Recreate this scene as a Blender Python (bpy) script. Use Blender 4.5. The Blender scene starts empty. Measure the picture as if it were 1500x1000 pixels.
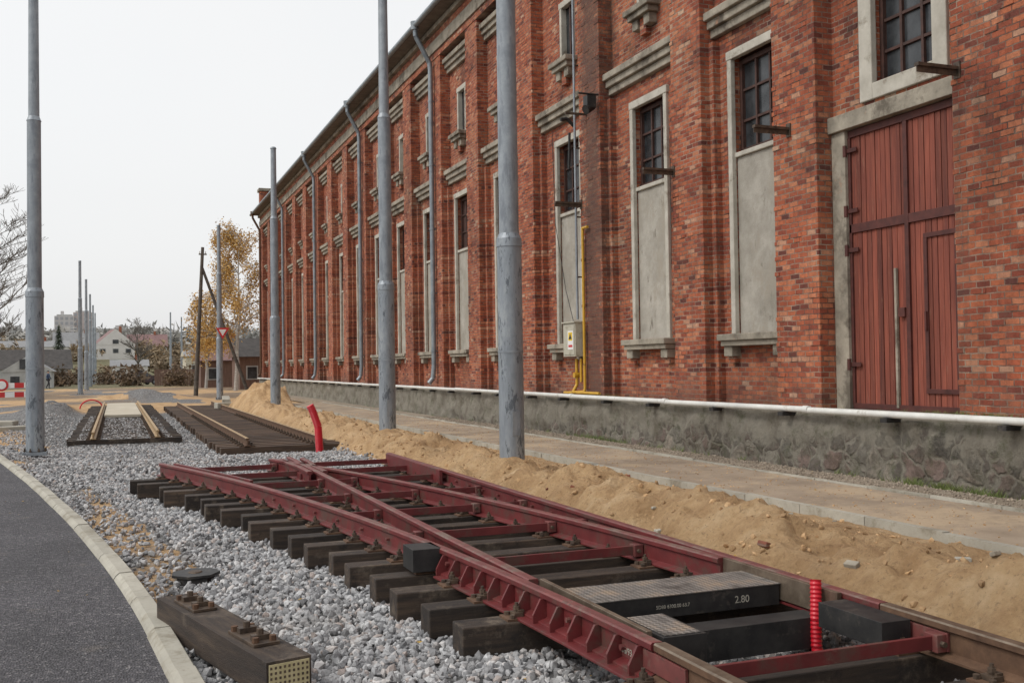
import bpy, math, random
import numpy as np
from mathutils import Vector, Matrix
random.seed(7); rng=np.random.default_rng(7)
S=bpy.context.scene
# ------------------------------------------------------------ node helpers
def newmat(name):
    m=bpy.data.materials.new(name); m.use_nodes=True
    nt=m.node_tree; nt.nodes.clear()
    o=nt.nodes.new('ShaderNodeOutputMaterial'); p=nt.nodes.new('ShaderNodeBsdfPrincipled')
    nt.links.new(p.outputs[0],o.inputs[0]); return m,nt,p
def nd(nt,t,**k):
    n=nt.nodes.new(t)
    for a,b in k.items(): setattr(n,a,b)
    return n
def L(nt,a,b): nt.links.new(a,b)
def noise(nt,vec,scale,detail=5,rough=.6):
    n=nd(nt,'ShaderNodeTexNoise'); n.inputs['Scale'].default_value=scale
    n.inputs['Detail'].default_value=detail; n.inputs['Roughness'].default_value=rough
    if vec is not None: L(nt,vec,n.inputs['Vector'])
    return n.outputs['Fac']
def ramp(nt,fac,stops):
    r=nd(nt,'ShaderNodeValToRGB'); e=r.color_ramp.elements
    while len(e)<len(stops): e.new(.5)
    for i,(p,c) in enumerate(stops):
        e[i].position=p
        if not isinstance(c,(tuple,list)): c=(c,c,c)
        e[i].color=(*c[:3],1)
    L(nt,fac,r.inputs[0]); return r.outputs[0]
def mix(nt,fac,a,b,mode='MIX'):
    m=nd(nt,'ShaderNodeMix',data_type='RGBA',blend_type=mode)
    for s,v in ((m.inputs[0],fac),(m.inputs[6],a),(m.inputs[7],b)):
        if isinstance(v,(int,float)): s.default_value=v
        elif isinstance(v,(tuple,list)): s.default_value=(*v[:3],1)
        else: L(nt,v,s)
    return m.outputs[2]
def math_(nt,op,a,b=None,c=None):
    m=nd(nt,'ShaderNodeMath',operation=op)
    for i,v in enumerate((a,b,c)):
        if v is None: continue
        if isinstance(v,(int,float)): m.inputs[i].default_value=v
        else: L(nt,v,m.inputs[i])
    return m.outputs[0]
def bump(nt,p,h,strength=.5,dist=.01):
    b=nd(nt,'ShaderNodeBump'); b.inputs['Strength'].default_value=strength; b.inputs['Distance'].default_value=dist
    L(nt,h,b.inputs['Height']); L(nt,b.outputs[0],p.inputs['Normal'])
def objco(nt,scale=None):
    t=nd(nt,'ShaderNodeTexCoord')
    if scale is None: return t.outputs['Object']
    m=nd(nt,'ShaderNodeMapping'); m.inputs['Scale'].default_value=scale
    L(nt,t.outputs['Object'],m.inputs[0]); return m.outputs[0]
def M(name,c1,c2,scale=3,rough=.8,metal=0,bs=30,bstr=.4,bd=.005,stretch=None,c3=None,dirt=None,dscale=1.2,island=0,dstretch=None,dlo=.5,dhi=.62,d2=None,d2scale=6,d2lo=.56,d2hi=.64):
    m,nt,p=newmat(name); co=objco(nt,stretch)
    n=noise(nt,co,scale,8,.65)
    col=ramp(nt,n,[(.32,c1),(.5,c3 or tuple((a+b)/2 for a,b in zip(c1,c2))),(.68,c2)])
    if island:
        g=nd(nt,'ShaderNodeNewGeometry')
        mm=nd(nt,'ShaderNodeMath',operation='MULTIPLY_ADD'); L(nt,g.outputs['Random Per Island'],mm.inputs[0]); mm.inputs[1].default_value=2*island; mm.inputs[2].default_value=1-island
        cx=nd(nt,'ShaderNodeCombineColor')
        for i in range(3): L(nt,mm.outputs[0],cx.inputs[i])
        col=mix(nt,1.0,col,cx.outputs[0],'MULTIPLY')
    if dirt:
        n2=noise(nt,objco(nt,dstretch),dscale,8,.72); f=ramp(nt,n2,[(dlo,0),(dhi,1)])
        col=mix(nt,f,col,dirt)
    if d2:
        n3=noise(nt,objco(nt,dstretch),d2scale,8,.75); col=mix(nt,ramp(nt,n3,[(d2lo,0),(d2hi,.85)]),col,d2)
    L(nt,col,p.inputs['Base Color']); p.inputs['Roughness'].default_value=rough; p.inputs['Metallic'].default_value=metal
    if bstr: bump(nt,p,noise(nt,co,bs,6,.7),bstr,bd)
    return m
# ------------------------------------------------------------ materials
def brickmat():
    m,nt,p=newmat('brick'); co=objco(nt)
    s=nd(nt,'ShaderNodeSeparateXYZ'); L(nt,co,s.inputs[0])
    nz=nd(nt,'ShaderNodeTexNoise'); nz.inputs['Scale'].default_value=2.5; L(nt,co,nz.inputs['Vector'])
    w=math_(nt,'MULTIPLY_ADD',nz.outputs['Fac'],.03,s.outputs[2])
    nz2=nd(nt,'ShaderNodeTexNoise'); nz2.inputs['Scale'].default_value=14; L(nt,co,nz2.inputs['Vector'])
    w=math_(nt,'MULTIPLY_ADD',nz2.outputs['Fac'],.014,w)
    u=math_(nt,'ADD',s.outputs[0],s.outputs[1]); u=math_(nt,'MULTIPLY_ADD',nz2.outputs['Fac'],.03,u)
    c=nd(nt,'ShaderNodeCombineXYZ'); L(nt,u,c.inputs[0]); L(nt,w,c.inputs[1])
    b=nd(nt,'ShaderNodeTexBrick'); L(nt,c.outputs[0],b.inputs['Vector'])
    b.inputs['Scale'].default_value=1; b.inputs['Brick Width'].default_value=.20; b.inputs['Row Height'].default_value=.076
    b.inputs['Mortar Size'].default_value=.0082; b.inputs['Mortar Smooth'].default_value=.15
    b.inputs['Color1'].default_value=(0,0,0,1); b.inputs['Color2'].default_value=(1,1,1,1); b.inputs['Mortar'].default_value=(.5,.5,.5,1)
    col=ramp(nt,b.outputs['Color'],[(0,(.13,.040,.030)),(.09,(.27,.062,.034)),(.4,(.40,.100,.046)),(.8,(.50,.148,.066)),(.94,(.54,.21,.11)),(1,(.56,.33,.22))])
    n1=noise(nt,co,11,6,.78); col=mix(nt,1,col,ramp(nt,n1,[(.27,.55),(.7,1.18)]),'MULTIPLY')
    mor=mix(nt,ramp(nt,noise(nt,co,1.1,8,.75),[(.38,0),(.6,1)]),(.075,.045,.036),(.40,.30,.225))
    mf=math_(nt,'MULTIPLY',b.outputs['Fac'],ramp(nt,noise(nt,co,3.3,5,.7),[(.3,.55),(.6,1)]))
    col=mix(nt,mf,col,mor)
    no=noise(nt,co,.33,6,.6); col=mix(nt,ramp(nt,no,[(.5,0),(.68,.6)]),col,mix(nt,1,col,(1.12,1.5,1.6),'MULTIPLY'))
    n2=noise(nt,objco(nt,(1,1,.6)),.6,9,.7); col=mix(nt,1,col,ramp(nt,n2,[(.34,.50),(.5,.92),(.7,1.1)]),'MULTIPLY')
    n3=noise(nt,co,1.7,10,.82); col=mix(nt,ramp(nt,n3,[(.56,0),(.66,.65)]),col,(.10,.055,.042))
    n4=noise(nt,co,2.9,10,.82); col=mix(nt,ramp(nt,n4,[(.61,0),(.69,.65)]),col,(.44,.33,.26))
    n5=noise(nt,objco(nt,(3,3,.22)),1.4,7,.75); col=mix(nt,ramp(nt,n5,[(.53,0),(.68,.5)]),col,(.14,.07,.05))
    dy=math_(nt,'ABSOLUTE',math_(nt,'SUBTRACT',s.outputs[1],19.35)); dm=math_(nt,'MULTIPLY_ADD',noise(nt,co,2.6,10,.85),2.6,math_(nt,'MULTIPLY',dy,-1.0))
    col=mix(nt,ramp(nt,dm,[(.80,0),(1.0,.75)]),col,mix(nt,noise(nt,co,12,6,.8),(.035,.024,.02),(.17,.085,.06)))
    ft=math_(nt,'MULTIPLY_ADD',noise(nt,co,1.2,9,.8),2.2,math_(nt,'MULTIPLY',s.outputs[2],-.75))
    col=mix(nt,ramp(nt,ft,[(.0,0),(.42,.55)]),col,(.15,.08,.058))
    L(nt,col,p.inputs['Base Color']); p.inputs['Roughness'].default_value=.93
    h=math_(nt,'MULTIPLY_ADD',b.outputs['Fac'],-1,math_(nt,'MULTIPLY',n1,1.3)); h=math_(nt,'MULTIPLY_ADD',b.outputs['Color'],.35,h); bump(nt,p,h,1,.016)
    return m
BRICK=brickmat()
CONC=M('old_concrete',(.19,.17,.135),(.42,.375,.30),2.2,.95,0,25,.5,.01,dirt=(.13,.11,.085),dscale=1.6,d2=(.36,.20,.13),d2scale=3,d2lo=.62,d2hi=.7)
PLAST=M('panel_plaster',(.26,.24,.20),(.46,.43,.375),1.6,.95,0,18,.6,.014,dirt=(.34,.305,.25),dscale=2.1,dstretch=(1,1,.5),d2=(.17,.15,.12),d2scale=3.5,d2lo=.58,d2hi=.68)
FRAMEW=M('window_surround',(.36,.335,.28),(.56,.53,.46),2.5,.9,0,20,.4,.006,dirt=(.24,.205,.16),dscale=2,dlo=.55,dhi=.66)
def stonemat():
    m,nt,p=newmat('rubble_stone'); co=objco(nt)
    nz=nd(nt,'ShaderNodeTexNoise'); nz.inputs['Scale'].default_value=2.6; nz.inputs['Detail'].default_value=6; L(nt,co,nz.inputs['Vector'])
    v=nd(nt,'ShaderNodeVectorMath',operation='MULTIPLY_ADD'); L(nt,nz.outputs['Color'],v.inputs[0]); v.inputs[1].default_value=(.42,.42,.42); L(nt,co,v.inputs[2])
    a=nd(nt,'ShaderNodeTexVoronoi'); a.inputs['Scale'].default_value=3.3; L(nt,v.outputs[0],a.inputs['Vector'])
    e=nd(nt,'ShaderNodeTexVoronoi',feature='DISTANCE_TO_EDGE'); e.inputs['Scale'].default_value=3.3; L(nt,v.outputs[0],e.inputs['Vector'])
    s=nd(nt,'ShaderNodeSeparateColor'); L(nt,a.outputs['Color'],s.inputs[0])
    col=ramp(nt,s.outputs[0],[(0,(.09,.082,.072)),(.3,(.17,.14,.115)),(.6,(.23,.165,.14)),(.8,(.20,.185,.155)),(1,(.31,.265,.215))])
    col=mix(nt,1,col,ramp(nt,noise(nt,co,11,9,.78),[(.3,.5),(.7,1.35)]),'MULTIPLY')
    mor=mix(nt,noise(nt,co,5,9,.75),(.14,.13,.105),(.33,.30,.245))
    edge=ramp(nt,e.outputs['Distance'],[(.03,1),(.13,0)])
    sp=nd(nt,'ShaderNodeSeparateXYZ'); L(nt,co,sp.inputs[0])
    zf=math_(nt,'MULTIPLY_ADD',sp.outputs[2],.55,noise(nt,co,1.6,9,.75)); zf=math_(nt,'MULTIPLY_ADD',sp.outputs[1],.012,zf)
    cover=ramp(nt,zf,[(.90,0),(1.0,1)])
    f=math_(nt,'MAXIMUM',edge,cover)
    col=mix(nt,f,col,mor)
    col=mix(nt,ramp(nt,noise(nt,co,3.1,9,.8),[(.52,0),(.64,.75)]),col,(.085,.090,.045))
    col=mix(nt,ramp(nt,noise(nt,objco(nt,(1,1.2,.5)),1.4,8,.75),[(.48,0),(.66,.6)]),col,(.10,.078,.055))
    L(nt,col,p.inputs['Base Color']); p.inputs['Roughness'].default_value=.95
    h=math_(nt,'MULTIPLY_ADD',math_(nt,'SUBTRACT',1,f),.7,math_(nt,'MULTIPLY',noise(nt,co,8,9,.78),1.3)); bump(nt,p,h,1,.05)
    return m
STONE=stonemat()
DOORW=M('red_door_planks',(.125,.030,.020),(.27,.072,.042),2.2,.75,0,30,.5,.004,stretch=(9,9,.5),dirt=(.29,.14,.095),dscale=3.5,dstretch=(7,7,.8),dlo=.58,dhi=.74,island=.32)
DOORI=M('door_iron',(.06,.02,.017),(.12,.036,.028),6,.6,.2)
GLASS=M('dirty_glass',(.012,.014,.016),(.06,.065,.07),2.5,.25,0,5,0)
WFR=M('window_frame_paint',(.035,.018,.014),(.09,.04,.03),8,.7)
GALV=M('galvanised_steel',(.22,.245,.27),(.33,.36,.385),5,.5,.3,60,.08,.002,dirt=(.19,.21,.235),dscale=2.2,dstretch=(3,3,.7))
GALVP=M('galvanised_pole',(.20,.225,.25),(.31,.34,.37),2.2,.5,.3,60,.1,.002,stretch=(5,5,1.2),dirt=(.36,.385,.40),dscale=1.5,dstretch=(2.2,2.2,.6),d2=(.085,.098,.115),d2scale=3.2,d2lo=.555,d2hi=.60)
DPIPE=M('downpipe_zinc',(.17,.20,.225),(.30,.33,.35),4,.45,.4)
RED=M('switch_red_primer',(.105,.017,.018),(.175,.028,.028),5,.5,.05,40,.2,.003,dirt=(.105,.05,.04),dscale=4,d2=(.20,.12,.095),d2scale=9,d2lo=.60,d2hi=.72)
REDG=M('switch_red_dusty',(.125,.036,.034),(.21,.062,.055),7,.55,.05,40,.2,.003,dirt=(.17,.115,.092),dscale=3,d2=(.09,.05,.04),d2scale=10)
STEEL=M('worn_rail_steel',(.12,.085,.06),(.30,.24,.18),7,.4,.6,60,.2,.002)
RUST=M('rail_rust',(.075,.04,.024),(.17,.095,.055),8,.8,.2)
RAILTAN=M('rail_surface_rust',(.30,.19,.09),(.47,.34,.19),6,.6,.3)
DKST=M('dark_fasteners',(.045,.034,.028),(.15,.105,.072),14,.6,.4)
BLACK=M('black_steel_box',(.012,.012,.013),(.04,.038,.036),7,.55,.2,30,.2,.003,dirt=(.09,.078,.066),dscale=5,dlo=.56,dhi=.68)
TIMB=M('creosoted_timber',(.018,.013,.010),(.085,.056,.036),2.4,.75,0,30,.8,.008,stretch=(.8,9,9),c3=(.040,.027,.019),dirt=(.16,.125,.09),dscale=2.6,dlo=.55,dhi=.68,island=.45,d2=(.014,.010,.008),d2scale=5,d2lo=.54,d2hi=.62)
TIMBY=M('creosoted_timber_y',(.02,.014,.011),(.085,.058,.038),2.4,.75,0,30,.8,.008,stretch=(9,.8,9),c3=(.042,.028,.02),dirt=(.13,.10,.075),dscale=3.5,dlo=.55,dhi=.7)
TIMBD=M('wet_timber',(.035,.022,.016),(.13,.080,.05),2.4,.75,0,30,.7,.006,stretch=(.8,9,9),island=.4)
TIMBEND=M('timber_end_grain',(.42,.36,.19),(.55,.48,.28),20,.7)
KERB=M('kerb_concrete',(.33,.31,.26),(.48,.455,.385),5,.9,0,90,.5,.004,dirt=(.25,.225,.175),dscale=2.5,island=.10,d2=(.17,.145,.11),d2scale=9,d2lo=.62,d2hi=.7)
WHITEP=M('white_plastic_pipe',(.58,.58,.55),(.74,.74,.70),4,.4,0,20,.0,dirt=(.40,.38,.33),dscale=2,dlo=.58,dhi=.68)
YEL=M('yellow_gas_paint',(.50,.27,.02),(.62,.36,.03),5,.5,dirt=(.2,.1,.03),dscale=6,dlo=.6,dhi=.7)
REDT=M('red_corrugated_plastic',(.50,.008,.02),(.62,.014,.03),3,.4,0,10,0)
BOXM=M('meter_box_cream',(.42,.40,.32),(.52,.50,.41),4,.5,dirt=(.3,.27,.2),dscale=4)
DARKR=M('dark_roofing',(.035,.032,.03),(.085,.075,.07),2,.8)
WHITE=M('white_paint',(.7,.7,.68),(.8,.8,.78),3,.5,0,10,0)
SIGNR=M('sign_red',(.50,.02,.02),(.55,.03,.03),3,.5,0,10,0)
SIGNY=M('sign_yellow',(.75,.50,.02),(.8,.55,.03),3,.5,0,10,0)
PAVE=M('brown_paving',(.26,.20,.145),(.39,.31,.23),1.6,.95,0,120,.7,.01,dirt=(.45,.345,.235),dscale=.7,d2=(.19,.145,.105),d2scale=14,d2lo=.58,d2hi=.68)
def asph():
    m,nt,p=newmat('asphalt'); co=objco(nt)
    v=nd(nt,'ShaderNodeTexVoronoi'); v.inputs['Scale'].default_value=70; L(nt,co,v.inputs['Vector'])
    s=nd(nt,'ShaderNodeSeparateColor'); L(nt,v.outputs['Color'],s.inputs[0])
    c=ramp(nt,s.outputs[0],[(0,(.028,.026,.030)),(.6,(.068,.063,.072)),(.9,(.125,.118,.125)),(1,(.25,.235,.235))])
    c=mix(nt,1,c,ramp(nt,noise(nt,co,.8,8,.7),[(.3,.65),(.7,1.3)]),'MULTIPLY')
    c=mix(nt,ramp(nt,noise(nt,co,2.3,8,.75),[(.6,0),(.72,.45)]),c,(.18,.15,.12))
    L(nt,c,p.inputs['Base Color']); p.inputs['Roughness'].default_value=.7
    bump(nt,p,v.outputs['Distance'],1,.018); return m
ASPH=asph()
def stonesmat():
    m,nt,p=newmat('ballast_granite'); g=nd(nt,'ShaderNodeNewGeometry'); co=objco(nt)
    c=ramp(nt,g.outputs['Random Per Island'],[(0,(.13,.13,.135)),(.25,(.26,.26,.265)),(.6,(.39,.39,.395)),(.82,(.53,.53,.53)),(.9,(.37,.31,.28)),(1,(.62,.61,.60))])
    c=mix(nt,1,c,ramp(nt,noise(nt,co,60,4,.7),[(.3,.7),(.7,1.2)]),'MULTIPLY')
    c=mix(nt,ramp(nt,noise(nt,co,.8,6,.7),[(.5,0),(.7,.22)]),c,(.28,.23,.17))
    L(nt,c,p.inputs['Base Color']); p.inputs['Roughness'].default_value=.85; return m
BALL=stonesmat()
def groundmat():
    m,nt,p=newmat('ground_mixed'); co=objco(nt)
    a=nd(nt,'ShaderNodeAttribute',attribute_name='sand'); b=nd(nt,'ShaderNodeAttribute',attribute_name='dirt'); gr=nd(nt,'ShaderNodeAttribute',attribute_name='grass')
    v=nd(nt,'ShaderNodeTexVoronoi'); v.inputs['Scale'].default_value=20; L(nt,co,v.inputs['Vector'])
    s=nd(nt,'ShaderNodeSeparateColor'); L(nt,v.outputs['Color'],s.inputs[0])
    grav=ramp(nt,s.outputs[0],[(0,(.10,.10,.10)),(.4,(.22,.22,.22)),(1,(.42,.41,.40))])
    grav=mix(nt,ramp(nt,v.outputs['Distance'],[(.25,0),(.75,.7)]),grav,(.09,.085,.08))
    n=noise(nt,co,2.2,9,.75)
    sand=ramp(nt,n,[(.32,(.38,.225,.105)),(.5,(.56,.365,.19)),(.68,(.68,.49,.29))])
    sand=mix(nt,ramp(nt,noise(nt,co,.9,8,.75),[(.48,0),(.64,.6)]),sand,(.36,.215,.105))
    sand=mix(nt,ramp(nt,noise(nt,co,22,7,.8),[(.55,0),(.64,.6)]),sand,(.22,.135,.07))
    dirt=ramp(nt,n,[(.3,(.14,.10,.07)),(.7,(.33,.24,.155))])
    gras=ramp(nt,noise(nt,co,.6,8,.7),[(.35,(.09,.095,.04)),(.65,(.20,.16,.09))])
    def edge(att,lo=.38,hi=.62):
        t=math_(nt,'ADD',att,math_(nt,'MULTIPLY',math_(nt,'SUBTRACT',noise(nt,co,5,6,.7),.5),.9))
        return ramp(nt,t,[(lo,0),(hi,1)])
    c=mix(nt,edge(a.outputs['Fac']),grav,sand); c=mix(nt,edge(b.outputs['Fac']),c,dirt); c=mix(nt,edge(gr.outputs['Fac']),c,gras)
    L(nt,c,p.inputs['Base Color']); p.inputs['Roughness'].default_value=.97
    h=math_(nt,'ADD',noise(nt,co,11,10,.8),math_(nt,'MULTIPLY',v.outputs['Distance'],-.3)); bump(nt,p,h,1,.07); return m
GROUND=groundmat()
def checker():
    m,nt,p=newmat('tread_plate'); co=objco(nt)
    mp=nd(nt,'ShaderNodeMapping'); mp.inputs['Rotation'].default_value=(0,0,.785); mp.inputs['Scale'].default_value=(38,38,1); L(nt,co,mp.inputs[0])
    c=nd(nt,'ShaderNodeTexChecker'); c.inputs['Scale'].default_value=1; L(nt,mp.outputs[0],c.inputs[0])
    n=noise(nt,co,4,8,.7)
    col=ramp(nt,n,[(.35,(.10,.09,.08)),(.5,(.26,.24,.22)),(.65,(.40,.31,.23))])
    col=mix(nt,1,col,ramp(nt,c.outputs['Fac'],[(0,.55),(1,1.1)]),'MULTIPLY')
    L(nt,col,p.inputs['Base Color']); p.inputs['Roughness'].default_value=.5; p.inputs['Metallic'].default_value=.3
    bump(nt,p,c.outputs['Fac'],.6,.004); return m
TREAD=checker()
# ------------------------------------------------------------ builder
class B:
    def __init__(s): s.v=[]; s.f=[]; s.m=[]; s.s=[]; s.mats=[]
    def mi(s,m):
        if m not in s.mats: s.mats.append(m)
        return s.mats.index(m)
    def add(s,vs,fs,m,smooth=False):
        o=len(s.v); s.v+= [tuple(v) for v in vs]; i=s.mi(m)
        for f in fs: s.f.append([o+k for k in f]); s.m.append(i); s.s.append(smooth)
    def box(s,x0,x1,y0,y1,z0,z1,m,rot=0,tilt=0):
        cx,cy,cz=(x0+x1)/2,(y0+y1)/2,(z0+z1)/2; vs=[]
        for z in (z0,z1):
            for x,y in ((x0,y0),(x1,y0),(x1,y1),(x0,y1)):
                v=Vector((x-cx,y-cy,z-cz))
                if rot or tilt: v=Matrix.Rotation(rot,3,'Z')@(Matrix.Rotation(tilt,3,'X')@v)
                vs.append((v.x+cx,v.y+cy,v.z+cz))
        s.add(vs,[(0,3,2,1),(4,5,6,7),(0,1,5,4),(1,2,6,5),(2,3,7,6),(3,0,4,7)],m)
    def cyl(s,p0,p1,r0,r1=None,n=12,m=None,caps=True,smooth=True):
        r1=r0 if r1 is None else r1; p0=Vector(p0); p1=Vector(p1); d=(p1-p0)
        if d.length<1e-6: return
        d.normalize(); a=d.orthogonal().normalized(); b=d.cross(a); vs=[]
        for p,r in ((p0,r0),(p1,r1)):
            for i in range(n):
                t=2*math.pi*i/n; vs.append(p+a*math.cos(t)*r+b*math.sin(t)*r)
        s.add(vs,[(i,(i+1)%n,n+(i+1)%n,n+i) for i in range(n)],m,smooth)
        if caps: s.add(vs,[tuple(range(n-1,-1,-1)),tuple(range(n,2*n))],m)
    def tube(s,pts,r,n=10,m=None):
        for a,b in zip(pts[:-1],pts[1:]): s.cyl(a,b,r,r,n,m)
    def extrude(s,prof,path,m,top=None,topm=None):
        n=len(prof); vs=[]; P=[Vector(p) for p in path]
        for i,p in enumerate(P):
            t=(P[min(i+1,len(P)-1)]-P[max(i-1,0)]); t.z=0; t.normalize(); nx=Vector((t.y,-t.x,0))
            for (a,z) in prof: vs.append(p+nx*a+Vector((0,0,z)))
        o=len(s.v); s.v+=[tuple(v) for v in vs]
        for i in range(len(P)-1):
            for k in range(n):
                k2=(k+1)%n; mm=topm if (top and k in top) else m
                s.f.append([o+i*n+k,o+i*n+k2,o+(i+1)*n+k2,o+(i+1)*n+k]); s.m.append(s.mi(mm)); s.s.append(False)
        s.f.append([o+k for k in range(n-1,-1,-1)]); s.m.append(s.mi(m)); s.s.append(False)
        e=o+(len(P)-1)*n; s.f.append([e+k for k in range(n)]); s.m.append(s.mi(m)); s.s.append(False)
    def obj(s,name,parent=None,bevel=0):
        me=bpy.data.meshes.new(name); me.from_pydata(s.v,[],s.f)
        for m in s.mats: me.materials.append(m)
        me.polygons.foreach_set('material_index',s.m); me.polygons.foreach_set('use_smooth',s.s); me.update()
        o=bpy.data.objects.new(name,me); S.collection.objects.link(o)
        if parent: o.parent=parent
        if bevel:
            b=o.modifiers.new('bevel','BEVEL'); b.width=bevel; b.segments=2; b.limit_method='ANGLE'
        return o
def empty(name):
    e=bpy.data.objects.new(name,None); S.collection.objects.link(e); return e
def npmesh(name,v,f,mats,k=3,parent=None,smooth=False):
    me=bpy.data.meshes.new(name); me.vertices.add(len(v)); me.vertices.foreach_set('co',np.asarray(v,dtype=np.float32).ravel())
    nf=len(f); me.loops.add(nf*k); me.loops.foreach_set('vertex_index',np.asarray(f,dtype=np.int32).ravel())
    me.polygons.add(nf); me.polygons.foreach_set('loop_start',np.arange(0,nf*k,k,dtype=np.int32))
    me.polygons.foreach_set('use_smooth',np.full(nf,smooth)); me.update(calc_edges=True); me.validate()
    for m in mats: me.materials.append(m)
    o=bpy.data.objects.new(name,me); S.collection.objects.link(o)
    if parent: o.parent=parent
    return o
# ------------------------------------------------------------ value noise / terrain
TAB=rng.random((256,256))
def vn(x,y):
    x=np.asarray(x,float)+1000; y=np.asarray(y,float)+1000; xi=np.floor(x).astype(int); yi=np.floor(y).astype(int); fx=x-xi; fy=y-yi
    fx=fx*fx*(3-2*fx); fy=fy*fy*(3-2*fy); g=lambda a,b: TAB[a%256,b%256]
    return (g(xi,yi)*(1-fx)+g(xi+1,yi)*fx)*(1-fy)+(g(xi,yi+1)*(1-fx)+g(xi+1,yi+1)*fx)*fy
def ss(a,b,x): t=np.clip((x-a)/(b-a),0,1); return t*t*(3-2*t)
KY=[-30,2,4,5.6,8.5,12.2,17,24,30,40,55,75,2000]; KX=[.62,.6,.55,.45,.2,-.3,-1.08,-2.35,-3.6,-6.0,-10,-16,-16]
def kerbx(y): 
    y=np.asarray(y,float); return sum(np.interp(y+d,KY,KX) for d in (-1.2,-.6,0,.6,1.2))/5
def sandedge(y): return 4.38+.45*(vn(y*.7,3.3*np.ones_like(y))-.5)+.25*(vn(y*2.5,7.7*np.ones_like(y))-.5)
def gh(x,y):
    x=np.asarray(x,float); y=np.asarray(y,float); kx=kerbx(y)
    z=.05*(vn(x*1.3,y*1.3)-.5)+.025*(vn(x*5,y*5)-.5)
    z=z-.10*ss(2.35,2.6,x)*(1-ss(3.8,4.0,x))*(1-ss(5.9,7.5,y))
    lo=ss(20.5,22.6,y)*(1-ss(50,56,y))*ss(-2.2,-1.4,x)*(1-ss(4.9,5.2,x)); z=z*(1-lo*.6)-.14*lo
    fill=ss(27.45,27.6,y)*ss(-1.1,-.9,x)*(1-ss(1.3,1.5,x))*(1-ss(54,56,y)); z=z*(1-fill)+fill*(-.02+.02*(vn(x*5,y*5)-.5))
    e=sandedge(y); t=ss(-.1,.55,x-e)
    near=1-ss(44,50,y)
    bumpy=.20*(vn(x*1.7,y*1.5)-.45)+.16*(vn(x*4.3,y*3.7)-.5)+.10*(vn(x*10,y*10)-.5)
    flat=ss(5.9,6.5,x)
    ridge=.20*np.exp(-((x-5.3)/.55)**2)*(vn(x*0+9,y*.6)+.35)
    z=z*(1-t*near)+t*near*(.17+bumpy*(1-.8*flat)+ridge)
    z=np.where((x>6.62)&(y<45.5),.14,z)
    left=ss(0,.1,kx-.05-x); z=z*(1-left)-.04*left
    z+= .85*np.exp(-(((x-6.0)/1.3)**2+((y-43.5)/1.6)**2)**1.3)*(x<6.6)*(.8+.4*vn(x*3,y*3))
    z+= .5*np.exp(-(((x-1.5)/2.2)**2+((y-66)/2.5)**2))*(.7+.6*vn(x*2,y*2))
    z+= .45*np.exp(-(((x+2.6)/1.0)**2+((y-46)/5.0)**2))*(.6+.8*vn(x*2,y*2))*(x>kx)
    z+= 5*ss(170,300,y)+11*ss(300,620,y)
    return z
xs=np.concatenate([[-1500,-700,-300,-150,-80,-45,-25],np.arange(-16,-4,.5),np.arange(-4,-1,.2),np.arange(-1,4.2,.09),np.arange(4.2,6.8,.045),[7.2,9,11,16,25,45,90,180,400,900,1500]])
ys=np.concatenate([[-60,-30,-12,-4,0],np.arange(2,12,.05),np.arange(12,20,.1),np.arange(20,50,.2),np.arange(50,80,1),np.arange(80,320,8),np.arange(330,700,25),[800,1000,1400,2200,4000]])
XX,YY=np.meshgrid(xs,ys,indexing='xy'); ZZ=gh(XX,YY)
nx,ny=len(xs),len(ys); idx=np.arange(nx*ny).reshape(ny,nx)
F=np.stack([idx[:-1,:-1],idx[:-1,1:],idx[1:,1:],idx[1:,:-1]],-1).reshape(-1,4)
g=npmesh('ground',np.stack([XX,YY,ZZ],-1).reshape(-1,3),F,[GROUND],4,smooth=True)
def attr(o,n,a):
    at=o.data.attributes.new(n,'FLOAT','POINT'); at.data.foreach_set('value',np.asarray(a,dtype=np.float32).ravel())
sand=ss(-.15,.2,XX-sandedge(YY))
sand=np.maximum(sand,.75*ss(.55,.75,vn(XX*1.1+5,YY*.5))*(XX<kerbx(YY)+.6)*(YY<24))
sand=np.maximum(sand,ss(42,50,YY)*.7*(vn(XX*.5,YY*.3)>.3)); sand=np.maximum(sand,(XX<kerbx(YY)+1.6)*(YY>25)*.75)
attr(g,'sand',sand); attr(g,'dirt',ss(50,60,YY)*vn(XX*.3,YY*.15)); attr(g,'grass',ss(85,130,YY))
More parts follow.
